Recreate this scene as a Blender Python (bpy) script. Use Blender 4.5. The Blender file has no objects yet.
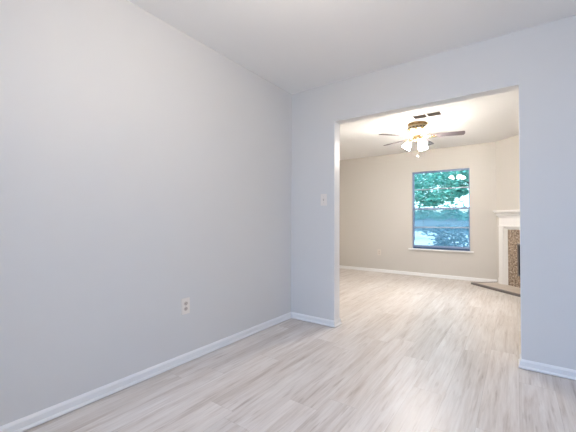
import bpy, bmesh, math, random
from mathutils import Vector, Matrix
random.seed(7)
sc = bpy.context.scene
COL = sc.collection

# ------------------------------------------------------------------ camera, world, sun, window daylight, exposure
D, TH, H = 2.8463, 0.1152, 2.44          # dividing wall: face, thickness; ceiling height
FY = 6.5443                              # far wall face
XL, XR, HD = 0.5201, 2.0195, 2.0487      # opening in the dividing wall
cam_d = bpy.data.cameras.new('camera')
cam = bpy.data.objects.new('camera', cam_d); COL.objects.link(cam)
yaw, pitch, roll = 0.6221, 0.0185, 0.0040
fwd = Vector((-math.sin(yaw)*math.cos(pitch), math.cos(yaw)*math.cos(pitch), math.sin(pitch)))
r0 = Vector((math.cos(yaw), math.sin(yaw), 0)); u0 = r0.cross(fwd)
r1 = r0*math.cos(roll)+u0*math.sin(roll); u1 = r1.cross(fwd)
m = Matrix((r1, u1, -fwd)).transposed().to_4x4(); m.translation = (1.9957, 0, 1.039)
cam.matrix_world = m
cam_d.sensor_width = 36; cam_d.lens = 36*318.53/576; cam_d.clip_start = 0.05; cam_d.clip_end = 300
sc.camera = cam

w = bpy.data.worlds.new('sky'); sc.world = w; w.use_nodes = True
nt = w.node_tree; nt.nodes.clear()
out = nt.nodes.new('ShaderNodeOutputWorld'); bg = nt.nodes.new('ShaderNodeBackground')
tc = nt.nodes.new('ShaderNodeTexCoord'); sep = nt.nodes.new('ShaderNodeSeparateXYZ'); rp = nt.nodes.new('ShaderNodeValToRGB')
rp.color_ramp.elements[0].position = 0.0; rp.color_ramp.elements[0].color = (0.86, 0.96, 1.0, 1)
rp.color_ramp.elements[1].position = 0.7; rp.color_ramp.elements[1].color = (0.42, 0.66, 1.0, 1)
nt.links.new(tc.outputs['Generated'], sep.inputs[0]); nt.links.new(sep.outputs['Z'], rp.inputs['Fac'])
nt.links.new(rp.outputs['Color'], bg.inputs['Color']); nt.links.new(bg.outputs[0], out.inputs[0])
bg.inputs['Strength'].default_value = 3.0

sun_d = bpy.data.lights.new('sun', 'SUN'); sun_d.energy = 5.0; sun_d.angle = 0.01; sun_d.color = (1, 0.96, 0.88)
sun = bpy.data.objects.new('sun', sun_d); COL.objects.link(sun)
sun.rotation_euler = (math.radians(38), math.radians(-12), math.radians(-20)); sun.location = (0, 0, 12)

def area(name, loc, rot, sx, sy, power, col):
    l = bpy.data.lights.new(name, 'AREA'); l.shape = 'RECTANGLE'; l.size = sx; l.size_y = sy; l.energy = power; l.color = col
    o = bpy.data.objects.new(name, l); COL.objects.link(o); o.location = loc; o.rotation_euler = rot; return o
RX = 3.60                                # right wall of the near room
area('window_daylight', (2.3, -2.80, 2.20), (math.radians(66), 0, 0), 2.4, 1.3, 155, (0.20, 0.42, 1.0))   # sky light falling in through the window behind the camera
LAMP_NEAR, LAMP_FAN, BULB = 51.0, 175.0, 31.0   # glow of the lamps' frosted glass; watts of each fan bulb

vs = sc.view_settings
vs.view_transform = 'Standard'; vs.look = 'None'; vs.gamma = 1; vs.use_curve_mapping = False; vs.exposure = 0.0
sc.cycles.max_bounces = 14; sc.cycles.diffuse_bounces = 8; sc.cycles.transparent_max_bounces = 16
sc.cycles.sample_clamp_indirect = 6.0

# ------------------------------------------------------------------ materials
def mat(name, col, rough=0.5, metal=0.0, var=0.04, scale=8.0, bump=0.0, bscale=200.0, emit=None, strength=0, spec=None):
    mt = bpy.data.materials.new(name); mt.use_nodes = True
    n = mt.node_tree; b = n.nodes['Principled BSDF']
    t = n.nodes.new('ShaderNodeTexCoord'); no = n.nodes.new('ShaderNodeTexNoise'); no.inputs['Scale'].default_value = scale
    no.inputs['Detail'].default_value = 4
    n.links.new(t.outputs['Object'], no.inputs['Vector'])
    mx = n.nodes.new('ShaderNodeMixRGB'); mx.inputs[1].default_value = tuple(c*(1-var) for c in col)+(1,)
    mx.inputs[2].default_value = tuple(min(1, c*(1+var)) for c in col)+(1,)
    n.links.new(no.outputs['Fac'], mx.inputs[0]); n.links.new(mx.outputs[0], b.inputs['Base Color'])
    b.inputs['Roughness'].default_value = rough; b.inputs['Metallic'].default_value = metal
    if spec is not None: b.inputs['Specular IOR Level'].default_value = spec
    if bump:
        n2 = n.nodes.new('ShaderNodeTexNoise'); n2.inputs['Scale'].default_value = bscale; n2.inputs['Detail'].default_value = 2
        bp = n.nodes.new('ShaderNodeBump'); bp.inputs['Strength'].default_value = bump; bp.inputs['Distance'].default_value = 0.002
        n.links.new(t.outputs['Object'], n2.inputs['Vector']); n.links.new(n2.outputs['Fac'], bp.inputs['Height'])
        n.links.new(bp.outputs[0], b.inputs['Normal'])
    if emit:
        b.inputs['Emission Color'].default_value = tuple(emit)+(1,); b.inputs['Emission Strength'].default_value = strength
    return mt

M = {}
M['wall'] = mat('wall_paint', (0.70, 0.695, 0.69), 0.55, var=0.012, scale=1.5, bump=0.10, bscale=160)
M['ceil'] = mat('ceiling_paint', (0.88, 0.875, 0.87), 0.8, var=0.01, scale=1.5, bump=0.15, bscale=120)
M['wall_far'] = mat('beige_wall_paint', (0.60, 0.57, 0.53), 0.55, var=0.012, scale=1.5, bump=0.10, bscale=160)
M['trim'] = mat('white_trim_paint', (0.86, 0.86, 0.86), 0.35, var=0.01)
M['ivory'] = mat('ivory_plastic', (0.84, 0.79, 0.74), 0.4, var=0.01)
M['beige'] = mat('beige_plastic', (0.68, 0.63, 0.57), 0.4, var=0.01)
M['slot'] = mat('dark_slot', (0.10, 0.08, 0.07), 0.7)
M['recept'] = mat('receptacle_plastic', (0.60, 0.53, 0.48), 0.45, var=0.02)
M['screw'] = mat('screw_metal', (0.55, 0.52, 0.48), 0.35, 0.8)
M['alu'] = mat('window_aluminium', (0.24, 0.31, 0.46), 0.4, 0.1, var=0.05)
M['alu_light'] = mat('window_pale_bar', (0.42, 0.47, 0.56), 0.4, 0.1, var=0.03)
M['alu_shade'] = mat('window_track_shade', (0.05, 0.10, 0.20), 0.5, 0.1, var=0.1)  # shadow on the sill track, put into the aluminium's colour
M['brass'] = mat('polished_brass', (0.78, 0.58, 0.32), 0.25, 0.9, var=0.05)
M['cream'] = mat('cream_enamel', (0.66, 0.54, 0.36), 0.3, 0.0, var=0.03)
M['blade'] = mat('fan_blade_wood', (0.13, 0.105, 0.115), 0.45, 0.0, var=0.12, scale=14)
M['shade'] = mat('frosted_lamp_glass', (0.95, 0.93, 0.9), 0.4, emit=(1.0, 0.935, 0.85), strength=LAMP_FAN)
M['dome'] = mat('frosted_dome_glass', (0.95, 0.93, 0.9), 0.4, emit=(1.0, 0.885, 0.76), strength=LAMP_NEAR)
M['chain'] = mat('pull_chain', (0.80, 0.72, 0.55), 0.3, 0.6)
M['knob'] = mat('pull_knob_white', (0.90, 0.88, 0.84), 0.4)
M['grille'] = mat('vent_louver_dark', (0.24, 0.21, 0.18), 0.6, 0.1)
M['vent_dark'] = mat('vent_duct_dark', (0.09, 0.08, 0.07), 0.9)
M['vent_white'] = mat('vent_white', (0.84, 0.82, 0.80), 0.4)
M['mantel'] = mat('mantel_white_paint', (0.84, 0.83, 0.82), 0.35, var=0.01)
M['strip'] = mat('hearth_dark_metal_strip', (0.15, 0.135, 0.13), 0.45, 0.2, var=0.1)
M['soot'] = mat('firebox_soot_brick', (0.025, 0.022, 0.02), 0.9, var=0.3)
M['bark'] = mat('tree_bark', (0.10, 0.085, 0.075), 0.9, var=0.3, scale=20)
M['siding'] = mat('pale_house_siding', (0.22, 0.30, 0.37), 0.8, var=0.03)
M['roof'] = mat('house_roof', (0.10, 0.14, 0.18), 0.9, var=0.15)
M['lawn'] = mat('lawn_grass', (0.08, 0.20, 0.14), 0.9, var=0.35, scale=3)
M['drive'] = mat('pale_concrete', (0.80, 0.83, 0.84), 0.9, var=0.05, scale=2)
M['leaf1'] = mat('leaf_teal_green', (0.10, 0.36, 0.32), 0.45, var=0.75, scale=7)
M['leaf2'] = mat('leaf_bright_green', (0.145, 0.44, 0.37), 0.45, var=0.75, scale=7)
M['leaf3'] = mat('leaf_blue_green', (0.125, 0.27, 0.36), 0.45, var=0.75, scale=7)

def floor_mat():
    mt = bpy.data.materials.new('whitewashed_plank_floor'); mt.use_nodes = True
    n = mt.node_tree; L = n.links.new; b = n.nodes['Principled BSDF']
    def nd(t, **k):
        x = n.nodes.new(t)
        for a, v in k.items(): setattr(x, a, v)
        return x
    def mth(op, a, bb=None):
        x = nd('ShaderNodeMath', operation=op)
        for i, v in enumerate((a, bb)):
            if v is None: continue
            if isinstance(v, (int, float)): x.inputs[i].default_value = v
            else: L(v, x.inputs[i])
        return x.outputs[0]
    t = nd('ShaderNodeTexCoord'); s = nd('ShaderNodeSeparateXYZ'); L(t.outputs['Object'], s.inputs[0])
    X, Y = s.outputs['X'], s.outputs['Y']
    PW, PL = 0.182, 1.22
    rx = mth('DIVIDE', X, PW); row = mth('FLOOR', rx); fx = mth('FRACT', rx)
    wn = nd('ShaderNodeTexWhiteNoise', noise_dimensions='1D'); L(row, wn.inputs['W'])
    ry = mth('ADD', mth('DIVIDE', Y, PL), mth('MULTIPLY', wn.outputs['Value'], 5.0)); pid = mth('FLOOR', ry); fy = mth('FRACT', ry)
    cb = nd('ShaderNodeCombineXYZ'); L(row, cb.inputs[0]); L(pid, cb.inputs[1])
    wp = nd('ShaderNodeTexWhiteNoise', noise_dimensions='3D'); L(cb.outputs[0], wp.inputs['Vector'])
    # grain: noise stretched along the plank, shifted per plank
    gc = nd('ShaderNodeCombineXYZ'); L(mth('MULTIPLY', X, 26.0), gc.inputs[0])
    L(mth('ADD', mth('MULTIPLY', Y, 1.7), mth('MULTIPLY', wp.outputs['Value'], 37.0)), gc.inputs[1]); L(mth('MULTIPLY', wp.outputs['Value'], 11.0), gc.inputs[2])
    g1 = nd('ShaderNodeTexNoise'); g1.inputs['Scale'].default_value = 1.0; g1.inputs['Detail'].default_value = 6; g1.inputs['Roughness'].default_value = 0.62; g1.inputs['Distortion'].default_value = 0.5
    L(gc.outputs[0], g1.inputs['Vector'])
    fc = nd('ShaderNodeCombineXYZ'); L(mth('MULTIPLY', X, 95.0), fc.inputs[0]); L(mth('ADD', mth('MULTIPLY', Y, 5.0), mth('MULTIPLY', wp.outputs['Value'], 23.0)), fc.inputs[1])
    g2 = nd('ShaderNodeTexNoise'); g2.inputs['Scale'].default_value = 1.0; g2.inputs['Detail'].default_value = 3; L(fc.outputs[0], g2.inputs['Vector'])
    r1 = nd('ShaderNodeValToRGB'); e = r1.color_ramp.elements
    e[0].position = 0.28; e[0].color = (0.52, 0.463, 0.425, 1); e[1].position = 0.70; e[1].color = (0.765, 0.745, 0.73, 1)
    k = r1.color_ramp.elements.new(0.46); k.color = (0.665, 0.625, 0.60, 1)
    L(g1.outputs['Fac'], r1.inputs['Fac'])
    # plank-to-plank tone
    r2 = nd('ShaderNodeValToRGB'); e = r2.color_ramp.elements
    e[0].color = (0.94, 0.93, 0.92, 1); e[1].color = (1.04, 1.035, 1.03, 1)
    L(wp.outputs['Value'], r2.inputs['Fac'])
    mx = nd('ShaderNodeMixRGB', blend_type='MULTIPLY'); mx.inputs[0].default_value = 1; L(r1.outputs[0], mx.inputs[1]); L(r2.outputs[0], mx.inputs[2])
    r3 = nd('ShaderNodeValToRGB'); e = r3.color_ramp.elements
    e[0].position = 0.3; e[0].color = (0.93, 0.925, 0.92, 1); e[1].position = 0.65; e[1].color = (1.04, 1.04, 1.04, 1)
    L(g2.outputs['Fac'], r3.inputs['Fac'])
    m2 = nd('ShaderNodeMixRGB', blend_type='MULTIPLY'); m2.inputs[0].default_value = 1; L(mx.outputs[0], m2.inputs[1]); L(r3.outputs[0], m2.inputs[2])
    # broad cloudy tone and sparse dark grain flecks
    bc = nd('ShaderNodeCombineXYZ'); L(mth('MULTIPLY', X, 4.0), bc.inputs[0]); L(mth('ADD', mth('MULTIPLY', Y, 1.1), mth('MULTIPLY', wp.outputs['Value'], 3.0)), bc.inputs[1])
    g3 = nd('ShaderNodeTexNoise'); g3.inputs['Scale'].default_value = 1.0; g3.inputs['Detail'].default_value = 3; L(bc.outputs[0], g3.inputs['Vector'])
    r4 = nd('ShaderNodeValToRGB'); e = r4.color_ramp.elements
    e[0].position = 0.35; e[0].color = (0.93, 0.905, 0.885, 1); e[1].position = 0.66; e[1].color = (1.04, 1.04, 1.045, 1); L(g3.outputs['Fac'], r4.inputs['Fac'])
    m5 = nd('ShaderNodeMixRGB', blend_type='MULTIPLY'); m5.inputs[0].default_value = 1; L(m2.outputs[0], m5.inputs[1]); L(r4.outputs[0], m5.inputs[2])
    kc = nd('ShaderNodeCombineXYZ'); L(mth('MULTIPLY', X, 48.0), kc.inputs[0]); L(mth('ADD', mth('MULTIPLY', Y, 4.2), mth('MULTIPLY', wp.outputs['Value'], 61.0)), kc.inputs[1])
    g4 = nd('ShaderNodeTexNoise'); g4.inputs['Scale'].default_value = 1.0; g4.inputs['Detail'].default_value = 4; L(kc.outputs[0], g4.inputs['Vector'])
    r5 = nd('ShaderNodeValToRGB'); e = r5.color_ramp.elements
    e[0].position = 0.60; e[0].color = (0, 0, 0, 1); e[1].position = 0.76; e[1].color = (0.8, 0.8, 0.8, 1); L(g4.outputs['Fac'], r5.inputs['Fac'])
    m6 = nd('ShaderNodeMixRGB', blend_type='MULTIPLY'); L(r5.outputs[0], m6.inputs[0]); L(m5.outputs[0], m6.inputs[1]); m6.inputs[2].default_value = (0.66, 0.61, 0.58, 1)
    # seams
    ex = mth('MULTIPLY', mth('MINIMUM', fx, mth('SUBTRACT', 1.0, fx)), PW); ey = mth('MULTIPLY', mth('MINIMUM', fy, mth('SUBTRACT', 1.0, fy)), PL)
    seam = mth('LESS_THAN', mth('MINIMUM', ex, ey), 0.0013)
    m3 = nd('ShaderNodeMixRGB', blend_type='MULTIPLY'); L(mth('MULTIPLY', seam, 0.30), m3.inputs[0]); L(m6.outputs[0], m3.inputs[1]); m3.inputs[2].default_value = (0.45, 0.42, 0.40, 1)
    L(m3.outputs[0], b.inputs['Base Color'])
    b.inputs['Roughness'].default_value = 0.36
    bp = nd('ShaderNodeBump'); bp.inputs['Strength'].default_value = 0.25; bp.inputs['Distance'].default_value = 0.0015
    L(mth('SUBTRACT', g2.outputs['Fac'], mth('MULTIPLY', seam, 0.6)), bp.inputs['Height']); L(bp.outputs[0], b.inputs['Normal'])
    return mt
M['floor'] = floor_mat()

def glass_mat():
    mt = bpy.data.materials.new('window_glass'); mt.use_nodes = True; n = mt.node_tree; n.nodes.clear()
    o = n.nodes.new('ShaderNodeOutputMaterial'); mx = n.nodes.new('ShaderNodeMixShader'); tr = n.nodes.new('ShaderNodeBsdfTransparent')
    gl = n.nodes.new('ShaderNodeBsdfGlossy'); fr = n.nodes.new('ShaderNodeFresnel'); fr.inputs['IOR'].default_value = 1.4
    no = n.nodes.new('ShaderNodeTexNoise'); no.inputs['Scale'].default_value = 2; rr = n.nodes.new('ShaderNodeMapRange')
    rr.inputs['To Min'].default_value = 0.01; rr.inputs['To Max'].default_value = 0.03
    n.links.new(no.outputs['Fac'], rr.inputs['Value']); n.links.new(rr.outputs[0], gl.inputs['Roughness'])
    tr.inputs['Color'].default_value = (0.86, 0.98, 1.0, 1)
    n.links.new(fr.outputs[0], mx.inputs[0]); n.links.new(tr.outputs[0], mx.inputs[1]); n.links.new(gl.outputs[0], mx.inputs[2]); n.links.new(mx.outputs[0], o.inputs[0])
    return mt
M['glass'] = glass_mat()
def screen_mat():
    mt = bpy.data.materials.new('insect_screen_mesh'); mt.use_nodes = True; n = mt.node_tree; n.nodes.clear()
    o = n.nodes.new('ShaderNodeOutputMaterial'); mx = n.nodes.new('ShaderNodeMixShader'); tr = n.nodes.new('ShaderNodeBsdfTransparent')
    df = n.nodes.new('ShaderNodeBsdfDiffuse'); no = n.nodes.new('ShaderNodeTexNoise'); no.inputs['Scale'].default_value = 3
    rr = n.nodes.new('ShaderNodeMapRange'); rr.inputs['To Min'].default_value = 0.24; rr.inputs['To Max'].default_value = 0.34
    df.inputs['Color'].default_value = (0.30, 0.42, 0.58, 1)
    n.links.new(no.outputs['Fac'], rr.inputs['Value']); n.links.new(rr.outputs[0], mx.inputs[0])
    n.links.new(tr.outputs[0], mx.inputs[1]); n.links.new(df.outputs[0], mx.inputs[2]); n.links.new(mx.outputs[0], o.inputs[0])
    return mt
M['screen'] = screen_mat()
def stone_mat():
    mt = bpy.data.materials.new('brown_granite'); mt.use_nodes = True; n = mt.node_tree; b = n.nodes['Principled BSDF']
    t = n.nodes.new('ShaderNodeTexCoord'); v = n.nodes.new('ShaderNodeTexNoise'); v.inputs['Scale'].default_value = 34; v.inputs['Detail'].default_value = 6; v.inputs['Roughness'].default_value = 0.75
    n.links.new(t.outputs['Object'], v.inputs['Vector']); r = n.nodes.new('ShaderNodeValToRGB'); e = r.color_ramp.elements
    e[0].position = 0.34; e[0].color = (0.07, 0.05, 0.04, 1); e[1].position = 0.66; e[1].color = (0.66, 0.58, 0.50, 1)
    k = e.new(0.5); k.color = (0.29, 0.215, 0.155, 1)
    n.links.new(v.outputs['Fac'], r.inputs['Fac']); n.links.new(r.outputs[0], b.inputs['Base Color']); b.inputs['Roughness'].default_value = 0.25
    return mt
M['stone'] = stone_mat()
def tile_mat():
    mt = bpy.data.materials.new('beige_hearth_tile'); mt.use_nodes = True; n = mt.node_tree; b = n.nodes['Principled BSDF']
    t = n.nodes.new('ShaderNodeTexCoord'); br = n.nodes.new('ShaderNodeTexBrick'); br.offset = 0
    br.inputs['Scale'].default_value = 1; br.inputs['Brick Width'].default_value = 0.30; br.inputs['Row Height'].default_value = 0.30; br.inputs['Mortar Size'].default_value = 0.003
    br.inputs['Color1'].default_value = (0.64, 0.57, 0.50, 1); br.inputs['Color2'].default_value = (0.60, 0.53, 0.465, 1); br.inputs['Mortar'].default_value = (0.45, 0.40, 0.36, 1)
    n.links.new(t.outputs['Object'], br.inputs['Vector']); n.links.new(br.outputs['Color'], b.inputs['Base Color']); b.inputs['Roughness'].default_value = 0.4
    return mt
M['tile'] = tile_mat()

# ------------------------------------------------------------------ helpers
def obj(name, bm, m_, parent=None, smooth=False):
    me = bpy.data.meshes.new(name); bmesh.ops.recalc_face_normals(bm, faces=bm.faces); bm.to_mesh(me); bm.free()
    me.materials.append(m_)
    if smooth:
        for f in me.polygons: f.use_smooth = True
    o = bpy.data.objects.new(name, me); COL.objects.link(o)
    if parent: o.parent = parent
    return o
def tag(o, label, cat, group=None):
    o['label'] = label; o['category'] = cat
    if group: o['group'] = group
    return o
def thing(name, label, cat, loc=(0, 0, 0), rotz=0, group=None):
    o = bpy.data.objects.new(name, None); COL.objects.link(o); o.empty_display_size = 0.1
    o.location = loc; o.rotation_euler = (0, 0, rotz); return tag(o, label, cat, group)
def struct(name, bm, m_, parent=None):
    o = obj(name, bm, m_, parent)
    if parent is None: o['kind'] = 'structure'
    return o
def box(bm, x0, x1, y0, y1, z0, z1, bevel=0.0):
    b = bmesh.new(); bmesh.ops.create_cube(b, size=1.0)
    for v in b.verts: v.co = Vector(((x0+x1)/2+v.co.x*(x1-x0), (y0+y1)/2+v.co.y*(y1-y0), (z0+z1)/2+v.co.z*(z1-z0)))
    if bevel: bmesh.ops.bevel(b, geom=b.edges[:], offset=bevel, segments=2, affect='EDGES', profile=0.5)
    me = bpy.data.meshes.new('tmp'); b.to_mesh(me); b.free(); bm.from_mesh(me); bpy.data.meshes.remove(me); return bm
def bx(*a, **k): return box(bmesh.new(), *a, **k)
def lathe(bm, prof, seg=40, mtx=None, cap=True):
    mtx = mtx or Matrix(); rings = []
    for r, z in prof:
        rings.append([bm.verts.new(mtx @ Vector((r*math.cos(a), r*math.sin(a), z))) for a in (2*math.pi*i/seg for i in range(seg))])
    for A, B in zip(rings, rings[1:]):
        for i in range(seg): bm.faces.new((A[i], A[(i+1) % seg], B[(i+1) % seg], B[i]))
    if cap:
        bm.faces.new(rings[0][::-1]); bm.faces.new(rings[-1])
    return bm
def tube(bm, pts, r, seg=10):
    pts = [Vector(p) for p in pts]; rings = []
    for i, p in enumerate(pts):
        t = (pts[min(i+1, len(pts)-1)]-pts[max(i-1, 0)]).normalized()
        a = t.cross(Vector((0, 0, 1)));
        if a.length < 1e-3: a = t.cross(Vector((1, 0, 0)))
        a.normalize(); b = t.cross(a); rr = r[i] if isinstance(r, (list, tuple)) else r
        rings.append([bm.verts.new(p+a*rr*math.cos(k*2*math.pi/seg)+b*rr*math.sin(k*2*math.pi/seg)) for k in range(seg)])
    for A, B in zip(rings, rings[1:]):
        for k in range(seg): bm.faces.new((A[k], A[(k+1) % seg], B[(k+1) % seg], B[k]))
    bm.faces.new(rings[0][::-1]); bm.faces.new(rings[-1]); return bm
def prism(bm, poly, z0, z1):
    a = [bm.verts.new((x, y, z0)) for x, y in poly]; b = [bm.verts.new((x, y, z1)) for x, y in poly]; n = len(poly)
    bm.faces.new(a[::-1]); bm.faces.new(b)
    for i in range(n): bm.faces.new((a[i], a[(i+1) % n], b[(i+1) % n], b[i]))
    return bm
def clone(o, parent=None):
    c = o.copy(); COL.objects.link(c)
    if parent: c.parent = parent
    for ch in list(o.children): clone(ch, c)
    return c

# ------------------------------------------------------------------ the setting
YR = -2.0                                # wall behind the camera
FXL, FXR = -1.285, 3.004                 # far room side walls
WX, WY = 1.717, FY                       # where the corner (fireplace) wall leaves the far wall
LW = (FXR-WX)*math.sqrt(2)
struct('floor', bx(-1.6, 3.9, -2.2, 6.75, -0.12, 0), M['floor'])
VX, VY = 1.060, 4.430                    # ceiling vent
va_, vb_ = VX-0.176, VX+0.162; vc_, vd_ = VY-0.080, VY+0.066
bm = bmesh.new()
box(bm, -1.6, 3.9, -2.2, vc_, H, H+0.12); box(bm, -1.6, 3.9, vd_, 6.75, H, H+0.12); box(bm, -1.6, va_, vc_, vd_, H, H+0.12); box(bm, vb_, 3.9, vc_, vd_, H, H+0.12)
struct('ceiling', bm, M['ceil'])
struct('wall_left', bx(-0.12, 0, YR, D, 0, H), M['wall'])
bm = bmesh.new()
box(bm, -1.405, XL, D, D+TH, 0, H); box(bm, XR, 3.72, D, D+TH, 0, H); box(bm, XL, XR, D, D+TH, HD, H)
struct('wall_back', bm, M['wall'])
bm = bmesh.new(); j0, j1 = D+0.002, D+TH-0.002
box(bm, XL, XL+0.003, j0, j1, 0, HD); box(bm, XR-0.003, XR, j0, j1, 0, HD); box(bm, XL+0.003, XR-0.003, j0, j1, HD-0.003, HD)
struct('trim_1', bm, M['trim'])
struct('wall_right', bx(RX, RX+0.12, YR, D, 0, H), M['wall'])
bm = bmesh.new(); b0, b1, c0, c1 = 1.5, 3.3, 0.35, 2.1
box(bm, -0.12, b0, YR-0.12, YR, 0, H); box(bm, b1, 3.72, YR-0.12, YR, 0, H); box(bm, b0, b1, YR-0.12, YR, 0, c0); box(bm, b0, b1, YR-0.12, YR, c1, H)
struct('wall_front', bm, M['wall'])
struct('wall_far_left', bx(FXL-0.12, FXL, D+TH, FY+0.16, 0, H), M['wall_far'])
struct('wall_far_right', bx(FXR, FXR+0.12, D+TH, FY+0.16, 0, H), M['wall_far'])
w0, w1, z0, z1 = 0.318, 1.320, 0.525, 2.032
bm = bmesh.new()
box(bm, FXL, w0, FY, FY+0.16, 0, H); box(bm, w1, FXR, FY, FY+0.16, 0, H); box(bm, w0, w1, FY, FY+0.16, 0, z0-0.018); box(bm, w0, w1, FY, FY+0.16, z1, H)
struct('wall_far', bm, M['wall_far'])
# the 45 degree wall that carries the fireplace; opening for the firebox
fb0, fb1, fz0, fz1 = 0.47, 1.35, 0.205, 0.715
bm = bmesh.new()
T = 0.10
prism(bm, [(0, 0), (fb0, 0), (fb0, T), (T, T)], 0, H); prism(bm, [(fb1, 0), (LW, 0), (LW-T, T), (fb1, T)], 0, H)
prism(bm, [(fb0, 0), (fb1, 0), (fb1, T), (fb0, T)], 0, fz0); prism(bm, [(fb0, 0), (fb1, 0), (fb1, T), (fb0, T)], fz1, H)
o = struct('wall_corner', bm, M['wall_far']); o.location = (WX, WY, 0); o.rotation_euler = (0, 0, -math.pi/4)

# baseboards: a moulded profile swept along mitred paths
PROF = [(0, 0), (0.005, 0), (0.005, 0.004), (0.020, 0.004), (0.020, 0.011), (0.015, 0.018), (0.012, 0.020), (0.012, 0.050), (0.008, 0.058), (0.004, 0.064), (0, 0.064)]
def baseboard(name, pts, closed_ends=True):
    """pts walked with the room on the right hand side"""
    bm = bmesh.new(); rings = []
    P = [Vector(p) for p in pts]
    for i, p in enumerate(P):
        ns = []
        if i > 0: d = (P[i]-P[i-1]).normalized(); ns.append(Vector((d.y, -d.x)))
        if i < len(P)-1: d = (P[i+1]-P[i]).normalized(); ns.append(Vector((d.y, -d.x)))
        n = ns[0] if len(ns) == 1 else (ns[0]+ns[1])/(1+ns[0].dot(ns[1]))
        rings.append([bm.verts.new((p.x+n.x*t, p.y+n.y*t, z)) for t, z in PROF])
    k = len(PROF)
    for A, B in zip(rings, rings[1:]):
        for i in range(k): bm.faces.new((A[i], A[(i+1) % k], B[(i+1) % k], B[i]))
    bm.faces.new(rings[0]); bm.faces.new(rings[-1][::-1])
    return struct(name, bm, M['trim'])
def mitre(name, pts, keep):
    """sweep only segment `keep` of a path, mitred against its neighbours"""
    bm = bmesh.new(); P = [Vector(p) for p in pts]; rings = []
    for i in (keep, keep+1):
        ns = []
        if i > 0: d = (P[i]-P[i-1]).normalized(); ns.append(Vector((d.y, -d.x)))
        if i < len(P)-1: d = (P[i+1]-P[i]).normalized(); ns.append(Vector((d.y, -d.x)))
        n = ns[0] if len(ns) == 1 else (ns[0]+ns[1])/(1+ns[0].dot(ns[1]))
        rings.append([bm.verts.new((P[i].x+n.x*t, P[i].y+n.y*t, z)) for t, z in PROF])
    k = len(PROF); A, B = rings
    for i in range(k): bm.faces.new((A[i], A[(i+1) % k], B[(i+1) % k], B[i]))
    bm.faces.new(A); bm.faces.new(B[::-1])
    return struct(name, bm, M['trim'])
path = [(0, YR), (0, D), (XL, D), (XL, D+TH), (FXL, D+TH), (FXL, FY), (WX-0.001, FY)]
for i, nm in enumerate(['baseboard_left', 'baseboard_back', 'baseboard_opening_left', 'baseboard_divider_left', 'baseboard_far_left', 'baseboard_far']): mitre(nm, path, i)
path = [(FXR, WY-(FXR-WX)-0.02), (FXR, D+TH), (XR, D+TH), (XR, D), (RX, D), (RX, YR), (0, YR)]
for i, nm in enumerate(['baseboard_far_right', 'baseboard_divider_right', 'baseboard_opening_right', 'baseboard_back_right', 'baseboard_right', 'baseboard_front']): mitre(nm, path, i)

# far window: single hung, a bar across each sash, screen outside the lower sash
def window(name, loc, rotz, W, Z0, Z1, near):
    t = bpy.data.objects.new(name, None); COL.objects.link(t); t.location = loc; t.rotation_euler = (0, 0, rotz); t['kind'] = 'structure'
    # local x along the wall, local y outwards, z up from the floor
    y = 0.055; f = 0.014
    bm = bmesh.new(); box(bm, 0, f, y, y+0.07, Z0, Z1, bevel=0.002); box(bm, W-f, W, y, y+0.07, Z0, Z1, bevel=0.002); box(bm, f, W-f, y, y+0.07, Z1-f, Z1)
    obj('window_frame', bm, M['alu'], t)
    obj('window_track', bx(f, W-f, y, y+0.07, Z0, Z0+0.036), M['alu_shade'], t)
    zm = (Z0+Z1)/2+0.026
    def sash(nm, za, zb, ya, rail_top, rail_bot, bar):
        bm = bmesh.new(); s = 0.010
        box(bm, f, f+s, ya, ya+0.025, za, zb); box(bm, W-f-s, W-f, ya, ya+0.025, za, zb)
        box(bm, f+s, W-f-s, ya, ya+0.025, zb-rail_top, zb); box(bm, f+s, W-f-s, ya, ya+0.025, za, za+rail_bot)
        so = obj(nm, bm, M['alu'] if nm == 'upper_sash' else M['alu'], t)
        obj('sash_bar', bx(f+s, W-f-s, ya+0.004, ya+0.02, bar-0.010, bar+0.010, bevel=0.002), M['alu_light'], so)
        obj('window_pane', bx(f+s, W-f-s, ya+0.010, ya+0.014, za+rail_bot, zb-rail_top), M['glass'], so)
        return so
    sash('upper_sash', zm-0.018, Z1-f, y+0.035, 0.014, 0.036, 1.68*(Z1-f)/2.01)
    lo = sash('lower_sash', Z0+0.036, zm+0.018, y+0.006, 0.034, 0.032, 0.945)
    obj('sash_lift', bx(W/2-0.06, W/2+0.06, y-0.006, y+0.006, Z0+0.046, Z0+0.056, bevel=0.002), M['alu'], lo)
    obj('insect_screen', bx(f, W-f, y+0.064, y+0.066, Z0+0.036, zm), M['screen'], t)
    return t
win = window('window_1', (w0, FY, 0), 0, w1-w0, z0, z1, False)
bm = bmesh.new(); box(bm, w0-0.062, w1+0.055, FY-0.045, FY-0.0005, z0-0.020, z0, bevel=0.004); box(bm, w0+0.001, w1-0.001, FY-0.0005, FY+0.055, z0-0.018, z0)
obj('window_sill', bm, M['trim'], win).matrix_parent_inverse = Matrix.Translation((-w0, -FY, 0))
# the near room's window, behind the camera
t = bpy.data.objects.new('window_2', None); COL.objects.link(t); t['kind'] = 'structure'; t.location = (0, YR, 0)
bm = bmesh.new()
for a in ((b0, b0+0.04, c0, c1), (b1-0.04, b1, c0, c1), (b0+0.04, b1-0.04, c0, c0+0.04), (b0+0.04, b1-0.04, c1-0.04, c1), (2.38, 2.42, c0+0.04, c1-0.04)): box(bm, a[0], a[1], -0.09, -0.05, a[2], a[3])
obj('window_frame', bm, M['alu_light'], t)
obj('window_pane', bx(b0+0.04, b1-0.04, -0.072, -0.068, c0+0.04, c1-0.04), M['glass'], t)

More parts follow.
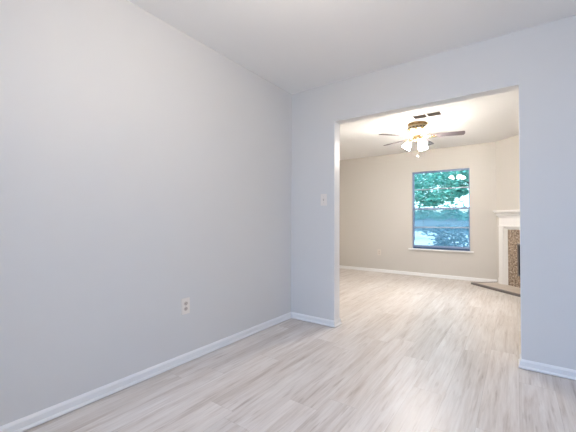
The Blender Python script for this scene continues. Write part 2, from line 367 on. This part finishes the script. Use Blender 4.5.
# ------------------------------------------------------------------ fireplace (local x along the corner wall, local y into the wall)
FB = thing('fireplace', 'white corner fireplace with dentil mantel and brown granite surround', 'fireplace', (WX, WY, 0), -math.pi/4)
HZ = 0.0305
sx0, sx1 = 0.157, LW-0.157
bm = bmesh.new(); box(bm, sx0-0.054, sx1+0.054, -0.164, -0.0005, 1.222, 1.242, bevel=0.003); box(bm, sx0-0.045, sx1+0.045, -0.152, -0.0005, 1.206, 1.222, bevel=0.003)
obj('mantel_shelf', bm, M['mantel'], FB)
bm = bmesh.new()
secs = [(0.004, 1.140), (0.014, 1.154), (0.014, 1.158), (0.002, 1.158), (0.002, 1.190), (0.030, 1.206)]
rings = []
for o_, z in secs: rings.append([bm.verts.new(v) for v in ((sx0-o_, -0.0005, z), (sx0-o_, -0.106-o_, z), (sx1+o_, -0.106-o_, z), (sx1+o_, -0.0005, z))])
for A, B in zip(rings, rings[1:]):
    for i in range(4): bm.faces.new((A[i], A[(i+1) % 4], B[(i+1) % 4], B[i]))
bm.faces.new(rings[0][::-1]); bm.faces.new(rings[-1])
cr = obj('crown_moulding', bm, M['mantel'], FB)
bm = bmesh.new(); x = sx0-0.008
while x < sx1+0.0: box(bm, x, x+0.016, -0.149, -0.1085, 1.158, 1.190); x += 0.038
y = -0.112
prism(bm, [(sx0-0.0245, -0.002), (sx0-0.0245, -0.1305), (sx1+0.0245, -0.1305), (sx1+0.0245, -0.002), (sx1+0.017, -0.002), (sx1+0.017, -0.123), (sx0-0.017, -0.123), (sx0-0.017, -0.002)], 1.186, 1.190)
while y < -0.02: box(bm, sx0-0.042, sx0-0.0025, y, y+0.019, 1.158, 1.190); box(bm, sx1+0.0025, sx1+0.042, y, y+0.019, 1.158, 1.190); y += 0.038
obj('dentil_row', bm, M['mantel'], cr)
bm = bmesh.new(); box(bm, sx0, sx1, -0.100, -0.0005, 0.975, 1.146)
for a in ((sx0+0.0, sx1, 1.128, 1.146), (sx0, sx1, 0.975, 0.992)): box(bm, a[0]-0.004, a[1]+0.004, -0.118, -0.100, a[2], a[3], bevel=0.002)
obj('frieze', bm, M['mantel'], FB)
def pil(x0, x1):
    bm = bmesh.new(); box(bm, x0, x1, -0.106, -0.0005, HZ, 0.975, bevel=0.002); box(bm, x0+0.022, x1-0.022, -0.110, -0.106, 0.20, 0.93, bevel=0.0015)
    p_ = obj('pilaster', bm, M['mantel'], FB)
    obj('plinth_block', bx(x0-0.004, x1+0.004, -0.113, -0.106, HZ, 0.13, bevel=0.002), M['mantel'], p_)
pil(sx0, sx0+0.092); pil(sx1-0.092, sx1)
a0, a1 = sx0+0.092, sx1-0.092
bm = bmesh.new()
box(bm, a0, a0+0.022, -0.088, -0.0005, HZ, 0.975); box(bm, a1-0.022, a1, -0.088, -0.0005, HZ, 0.975); box(bm, a0+0.022, a1-0.022, -0.088, -0.0005, 0.950, 0.975)
box(bm, a0+0.022, a0+0.044, -0.072, -0.0005, HZ, 0.950); box(bm, a1-0.044, a1-0.022, -0.072, -0.0005, HZ, 0.950); box(bm, a0+0.044, a1-0.044, -0.072, -0.0005, 0.930, 0.950)
obj('inner_trim', bm, M['mantel'], FB)
i0, i1 = a0+0.044, a1-0.044
bm = bmesh.new()
box(bm, i0, fb0, -0.060, -0.0005, HZ, 0.930); box(bm, fb1, i1, -0.060, -0.0005, HZ, 0.930); box(bm, fb0, fb1, -0.060, -0.0005, fz1, 0.930); box(bm, fb0, fb1, -0.060, -0.0005, HZ, fz0)
obj('stone_surround', bm, M['stone'], FB)
bm = bmesh.new(); g = 0.012
poly = [(fb0, -0.055), (fb0+0.14, 0.40), (fb1-0.14, 0.40), (fb1, -0.055)]; inn = [(fb0+g, -0.055), (fb0+0.14+g, 0.40-g), (fb1-0.14-g, 0.40-g), (fb1-g, -0.055)]
va = [bm.verts.new((x, y, fz0)) for x, y in inn]; vb = [bm.verts.new((x, y, fz1)) for x, y in inn]
for i in range(3): bm.faces.new((va[i], va[i+1], vb[i+1], vb[i]))
bm.faces.new(va); bm.faces.new(vb)
fbx = obj('firebox', bm, M['soot'], FB)
md = fbx.modifiers.new('thick', 'SOLIDIFY'); md.thickness = 0.01; md.offset = 0
bm = bmesh.new(); fy_ = -0.062
for a in ((fb0, fb0+0.022, fz0, fz1), (fb1-0.022, fb1, fz0, fz1), (fb0+0.022, fb1-0.022, fz1-0.022, fz1), (fb0+0.022, fb1-0.022, fz0, fz0+0.022)): box(bm, a[0], a[1], fy_-0.004, fy_+0.01, a[2], a[3])
obj('opening_frame', bm, M['strip'], FB)
# hearth on the floor in front of it
HZ = 0.030
HE = thing('fireplace_hearth', 'low beige tiled corner hearth edged with a dark strip on the plank floor', 'hearth', (WX, WY, 0), -math.pi/4)
e = 0.055; dn = -0.502
obj('hearth_tile', bx(e, LW-e, dn+e, -0.0005, 0.0, HZ), M['tile'], HE)
obj('edge_strip', prism(bmesh.new(), [(0.002, dn), (LW-0.002, dn), (LW-e, dn+e), (e, dn+e)], 0, HZ), M['strip'], HE)
obj('edge_strip', prism(bmesh.new(), [(0.002, dn), (e, dn+e), (e, -0.037), (0.002, -0.003)], 0, HZ), M['strip'], HE)
obj('edge_strip', prism(bmesh.new(), [(LW-e, dn+e), (LW-0.002, dn), (LW-0.002, -0.003), (LW-e, -0.037)], 0, HZ), M['strip'], HE)

# ------------------------------------------------------------------ ceiling fan
FCX, FCY = 0.869, 4.717
F = thing('ceiling_fan', 'five blade brass ceiling fan with lit glass shades in the far room', 'ceiling fan', (FCX, FCY, H))
bm = lathe(bmesh.new(), [(0.125, 0), (0.137, -0.004), (0.137, -0.018), (0.128, -0.026), (0.120, -0.034)], 48)
obj('ceiling_canopy', bm, M['brass'], F, True)
hs = obj('motor_housing', lathe(bmesh.new(), [(0.116, -0.034), (0.132, -0.042), (0.136, -0.060), (0.136, -0.086), (0.124, -0.098), (0.098, -0.112), (0.094, -0.145), (0.074, -0.168), (0.05, -0.176)], 48), M['cream'], F, True)
obj('brass_band', lathe(bmesh.new(), [(0.133, -0.090), (0.140, -0.088), (0.140, -0.098), (0.122, -0.104)], 48, cap=False), M['brass'], hs, True)
bm = bmesh.new()
for k in range(18):
    a = k*2*math.pi/18; q = bmesh.new(); box(q, 0.128, 0.1385, -0.015, 0.015, -0.079, -0.067); bmesh.ops.rotate(q, verts=q.verts, cent=(0, 0, 0), matrix=Matrix.Rotation(a, 3, 'Z'))
    me = bpy.data.meshes.new('t'); q.to_mesh(me); q.free(); bm.from_mesh(me); bpy.data.meshes.remove(me)
obj('vent_slots', bm, M['slot'], hs)
obj('switch_housing', lathe(bmesh.new(), [(0.045, -0.172), (0.060, -0.182), (0.062, -0.225), (0.050, -0.245), (0.030, -0.258), (0.012, -0.266)], 32), M['brass'], F, True)
BZ = -0.192
def blade_poly(l0, l1, w0_, w1_, n=8):
    pts = [(l0, -w0_/2), (l0+0.03, -w0_/2-0.004)]
    pts += [(l1-0.02, -w1_/2)]
    for i in range(1, n): a = -math.pi/2+math.pi*i/n; pts.append((l1-0.02+0.02*math.cos(a)**0.6, w1_/2*math.sin(a)))
    pts += [(l1-0.02, w1_/2), (l0+0.03, w0_/2+0.004), (l0, w0_/2)]
    return pts
for k in range(5):
    ang = 0.225+k*2*math.pi/5
    R_ = Matrix.Rotation(ang, 4, 'Z') @ Matrix.Translation((0, 0, BZ)) @ Matrix.Rotation(math.radians(-11), 4, 'X')
    bm = prism(bmesh.new(), blade_poly(0.165, 0.590, 0.095, 0.112), -0.003, 0.003); bmesh.ops.transform(bm, matrix=R_, verts=bm.verts)
    bl = obj('fan_blade', bm, M['blade'], F)
    bm = bmesh.new(); box(bm, 0.075, 0.175, -0.012, 0.012, -0.009, -0.0035, bevel=0.002)
    prism(bm, [(0.165, -0.034), (0.235, -0.026), (0.250, 0), (0.235, 0.026), (0.165, 0.034), (0.150, 0)], -0.008, -0.0035)
    bmesh.ops.transform(bm, matrix=R_, verts=bm.verts); obj('blade_iron', bm, M['brass'], bl)
for al in (172, 62, 292):
    a = math.radians(al+13.5); dx, dy = math.cos(a), math.sin(a)
    arm = obj('lamp_arm', tube(bmesh.new(), [(0.045*dx, 0.045*dy, -0.232), (0.075*dx, 0.075*dy, -0.226), (0.098*dx, 0.098*dy, -0.236), (0.108*dx, 0.108*dy, -0.252)], 0.009, 12), M['brass'], F, True)
    ax = Vector((dx*0.55, dy*0.55, -0.84)).normalized(); q = ax.to_track_quat('Z', 'Y').to_matrix().to_4x4(); q.translation = (0.104*dx, 0.104*dy, -0.246)
    obj('lamp_socket', lathe(bmesh.new(), [(0.012, -0.006), (0.024, 0.0), (0.024, 0.022), (0.018, 0.028)], 20, q), M['brass'], arm, True)
    obj('lamp_shade', lathe(bmesh.new(), [(0.020, 0.018), (0.030, 0.026), (0.044, 0.050), (0.050, 0.080), (0.062, 0.108), (0.060, 0.109), (0.047, 0.081), (0.040, 0.052), (0.018, 0.024)], 28, q, cap=False), M['shade'], F, True)
    bl_ = bpy.data.lights.new('fan_bulb', 'POINT'); bl_.energy = BULB; bl_.color = (1.0, 0.935, 0.85); bl_.shadow_soft_size = 0.03
    bo = bpy.data.objects.new('fan_bulb', bl_); COL.objects.link(bo); bo.location = q @ Vector((0, 0, 0.085)) + Vector((FCX, FCY, H))
for (dx, dy, zb) in ((0.010, -0.038, -0.485), (0.050, 0.016, -0.40)):
    ch = obj('pull_chain', tube(bmesh.new(), [(dx, dy, -0.24), (dx, dy, zb+0.02)], 0.0022, 8), M['chain'], F, True)
    obj('chain_knob', lathe(bmesh.new(), [(0.003, zb+0.026), (0.009, zb+0.018), (0.011, zb+0.006), (0.007, zb-0.004), (0.002, zb-0.006)], 16, Matrix.Translation((dx, dy, 0))), M['knob'], ch, True)

# near room's ceiling lamp, above and behind the camera's view
LN = thing('pendant_lamp', 'frosted glass globe pendant hanging from the near room ceiling', 'pendant lamp', (1.40, 0.95, H))
obj('ceiling_rose', lathe(bmesh.new(), [(0.065, 0), (0.065, -0.014), (0.03, -0.03), (0.010, -0.034)], 40), M['brass'], LN, True)
obj('rod', lathe(bmesh.new(), [(0.007, -0.03), (0.007, -0.22)], 16), M['brass'], LN, True)
obj('lamp_globe', lathe(bmesh.new(), [(0.03, -0.210)]+[(0.13*math.sin(a), -0.335+0.13*math.cos(a)) for a in [0.25+0.2*k for k in range(15)]], 40), M['dome'], LN, True)

# ------------------------------------------------------------------ ceiling vent
V = thing('ceiling_vent', 'white framed double ceiling vent with dark louvers beside the fan', 'vent', (VX, VY, H))
fw, fd = 0.200, 0.108
bm = bmesh.new(); zf = -0.004
for a in ((-fw, -0.174, -fd, fd), (0.160, fw, -fd, fd), (-0.174, 0.160, -fd, -0.078), (-0.174, 0.160, 0.064, fd), (-0.016, 0.004, -0.078, 0.064)): box(bm, *a, zf, -0.0005)
obj('vent_frame', bm, M['vent_white'], V)
for xa, xb in ((-0.174, -0.010), (-0.002, 0.160)):
    bm = bmesh.new(); y0_, y1_ = -0.0785, 0.0645
    box(bm, xa, xb, y0_, y1_, 0.085, 0.09); box(bm, xa, xb, y0_, y0_+0.002, 0.0005, 0.085); box(bm, xa, xb, y1_-0.002, y1_, 0.0005, 0.085); box(bm, xa, xa+0.002, y0_, y1_, 0.0005, 0.085); box(bm, xb-0.002, xb, y0_, y1_, 0.0005, 0.085)
    g_ = obj('vent_duct', bm, M['vent_dark'], V)
    bm = bmesh.new()
    for k in range(8):
        yc = -0.067+k*0.0172; q = bmesh.new(); box(q, xa+0.003, xb-0.003, -0.011, 0.011, -0.0007, 0.0007); bmesh.ops.rotate(q, verts=q.verts, cent=(0, 0, 0), matrix=Matrix.Rotation(math.radians(-52), 3, 'X')); bmesh.ops.translate(q, verts=q.verts, vec=(0, yc, 0.0075))
        me = bpy.data.meshes.new('t'); q.to_mesh(me); q.free(); bm.from_mesh(me); bpy.data.meshes.remove(me)
    obj('vent_louvers', bm, M['grille'], g_)

# ------------------------------------------------------------------ outlets and switch (local x along the wall, local y out of the wall)
def disc_rot(): return Matrix.Rotation(math.radians(-90), 4, 'X')
def outlet(label, loc, rotz, plate='ivory'):
    t = thing('wall_outlet', label, 'outlet', loc, rotz)
    obj('cover_plate', bx(-0.036, 0.036, 0, 0.006, -0.059, 0.059, bevel=0.0025), M[plate], t)
    for s in (-1, 1):
        bm = bmesh.new()
        lathe(bm, [(0.0165, 0.0055), (0.0165, 0.0080)], 24, Matrix.Translation((0, 0, s*0.0195)) @ disc_rot() @ Matrix.Diagonal((1, 0.84, 1, 1)))
        r = obj('receptacle', bm, M['recept'], t)
        bm = bmesh.new(); zc = s*0.0195
        box(bm, -0.0075, -0.0050, 0.0078, 0.0086, zc-0.002, zc+0.007); box(bm, 0.0050, 0.0075, 0.0078, 0.0086, zc-0.002, zc+0.006); box(bm, -0.0022, 0.0022, 0.0078, 0.0086, zc-0.010, zc-0.0055)
        obj('socket_slots', bm, M['slot'], r)
    obj('screw', lathe(bmesh.new(), [(0.0032, 0.0058), (0.0030, 0.0070)], 14, disc_rot()), M['screw'], t)
    return t
outlet('ivory double outlet low on the left grey wall above the baseboard', (0, 1.484, 0.414), -math.pi/2)
outlet('small double outlet low on the far wall left of the window', (-0.343, FY, 0.411), math.pi, 'beige')
t = thing('light_switch', 'ivory toggle light switch on the grey wall beside the wide opening', 'light switch', (0.404, D, 1.265), math.pi)
obj('switch_plate', bx(-0.036, 0.036, 0, 0.006, -0.059, 0.059, bevel=0.0025), M['ivory'], t)
bm = bmesh.new(); box(bm, -0.005, 0.005, 0.005, 0.0075, -0.012, 0.012); obj('toggle_slot', bm, M['recept'], t)
bm = bx(-0.004, 0.004, 0.006, 0.020, -0.0045, 0.0045, bevel=0.0015); bmesh.ops.rotate(bm, verts=bm.verts, cent=(0, 0.006, 0), matrix=Matrix.Rotation(math.radians(28), 3, 'X')); obj('toggle', bm, M['recept'], t)
for s in (-1, 1): obj('screw', lathe(bmesh.new(), [(0.0032, 0.0058), (0.0030, 0.0070)], 14, Matrix.Translation((0, 0, s*0.030)) @ disc_rot()), M['screw'], t)

# ------------------------------------------------------------------ outdoors, seen through the far window
GZ = -0.35
o = struct('ground', bx(-60, 60, -60, 110, GZ-0.2, GZ), M['lawn'])
o = struct('driveway', bx(-40, 3, 17.5, 60, GZ, GZ+0.02), M['drive'])
def leaves(bm, blobs, n, size):
    for _ in range(n):
        c, r = random.choice(blobs)
        d = Vector((random.gauss(0, 1), random.gauss(0, 1), random.gauss(0, 1))).normalized()*(random.random()**0.45)
        p = Vector(c)+Vector((d.x*r[0], d.y*r[1], d.z*r[2])); s = size*random.uniform(0.6, 1.3)
        q = Vector((random.gauss(0, 1), random.gauss(0, 1), random.gauss(0, 1))).normalized().to_track_quat('Z', 'Y').to_matrix()
        vs_ = [bm.verts.new(p+q @ Vector(v)*s) for v in ((-0.5, 0, 0), (-0.1, -0.28, 0.05), (0.6, 0, 0), (-0.1, 0.28, 0.05))]
        bm.faces.new(vs_)
    return bm
def tree(name, label, cat, loc, blobs, n, size, lm, trunk_h, trunk_r, limbs=()):
    t = thing(name, label, cat, loc)
    bm = leaves(bmesh.new(), blobs, n, size); o = bpy.data.meshes.new('foliage'); bm.to_mesh(o); bm.free(); o.materials.append(lm)
    fo = bpy.data.objects.new('foliage', o); COL.objects.link(fo); fo.parent = t
    bm = bmesh.new(); tube(bm, [(0, 0, 0), (0.05, 0, trunk_h*0.5), (0, 0.05, trunk_h)], [trunk_r, trunk_r*0.8, trunk_r*0.55])
    for l in limbs: tube(bm, [(0, 0, trunk_h*0.8), ((l[0])*0.5, l[1]*0.5, trunk_h*0.8+(l[2]-trunk_h*0.8)*0.6), l], [trunk_r*0.5, trunk_r*0.35, trunk_r*0.12], 8)
    obj('trunk', bm, M['bark'], t, True)
    return t
tree('leafy_tree', 'leafy green tree whose branches fill the top of the window view', 'tree', (1.1, 15.5, GZ),
     [((x_-2.6, y_, z_), r_) for x_, y_, z_, r_ in ((-0.9, 0, 3.3, (0.9, 1.0, 0.65)), (0.2, 0.2, 3.5, (1.0, 1.0, 0.55)), (1.3, 0.2, 3.1, (0.8, 0.9, 0.45)), (-0.1, 0.3, 2.75, (0.7, 0.8, 0.4)), (-0.9, 0.1, 2.4, (0.5, 0.6, 0.35)), (0.9, 0, 2.6, (0.6, 0.6, 0.3)), (0, 0, 4.6, (2, 1.4, 0.8)), (2.1, 0, 3.4, (0.6, 0.9, 0.6)), (0.3, 0.2, 2.35, (0.5, 0.5, 0.25)), (1.6, 0, 3.55, (0.9, 0.9, 0.35)), (1.4, 0.3, 2.8, (0.5, 0.5, 0.3)), (-1.0, 0.1, 2.1, (0.4, 0.4, 0.3)), (0.3, 0.2, 3.0, (1.6, 0.8, 0.9)), (0.2, 0.2, 2.25, (1.6, 0.6, 0.5)), (1.72, 0.0, 3.5, (0.33, 0.5, 0.26)))],
     6500, 0.15, M['leaf2'], 3.0, 0.07, ((-1.6, 0, 3.6), (-0.6, 0.2, 3.8), (0.2, 0.6, 4.2)))
tree('garden_tree', 'tall teal green tree standing farther back outside the window', 'tree', (-4.6, 26, GZ),
     [((-2.6, 0, 4.3), (1.6, 1.6, 1.1)), ((0.3, 0, 4.7), (1.8, 1.6, 1.0)), ((2.6, 0, 4.9), (1.6, 1.4, 0.8)), ((-2.6, 0, 3.0), (1.0, 1.2, 0.6)), ((0, 0, 6.6), (3, 2, 1.5))], 3400, 0.28, M['leaf1'], 4.5, 0.15, ((-1.5, 0, 4.8), (1.5, 0, 5)))
tree('leafy_bush', 'blue green bush low on the right of the window view', 'bush', (-0.12, 13.2, GZ),
     [((0.2, 0, 0.6), (0.5, 0.5, 0.55)), ((0.75, 0.1, 0.8), (0.55, 0.6, 0.7)), ((-0.2, 0, 0.55), (0.3, 0.4, 0.4)), ((0.1, 0, 0.8), (0.85, 0.5, 0.75)), ((-0.2, 0, 1.05), (0.9, 0.4, 0.25))], 1500, 0.12, M['leaf3'], 0.8, 0.04)
tree('hedge_shrub', 'distant green shrub line across the middle of the window view', 'shrub', (-9, 49, GZ),
     [((x_, 0, 2.5+0.2*math.sin(x_*2.1)), (1.5, 0.8, 0.7)) for x_ in (-6, -4.4, -2.8, -1.2, 0.4, 2, 3.6, 5.2, 6.8, 8.4, 10)], 3600, 0.42, M['leaf1'], 2.0, 0.06)
B = thing('neighbor_house', 'pale blue grey house far across the pavement outside the window', 'house', (-8, 56, GZ))
obj('house_wall', bx(-6, 9, -3, 3, 0, 2.2), M['siding'], B)
bm = bmesh.new()
A = [bm.verts.new(v) for v in ((-6.4, -3.4, 2.2), (-6.4, 3.4, 2.2), (-6.4, 0, 2.9))]; Bv = [bm.verts.new(v) for v in ((9.4, -3.4, 2.2), (9.4, 3.4, 2.2), (9.4, 0, 2.9))]
bm.faces.new(A); bm.faces.new(Bv[::-1])
for i in range(3): bm.faces.new((A[i], A[(i+1) % 3], Bv[(i+1) % 3], Bv[i]))
obj('roof', bm, M['roof'], B)
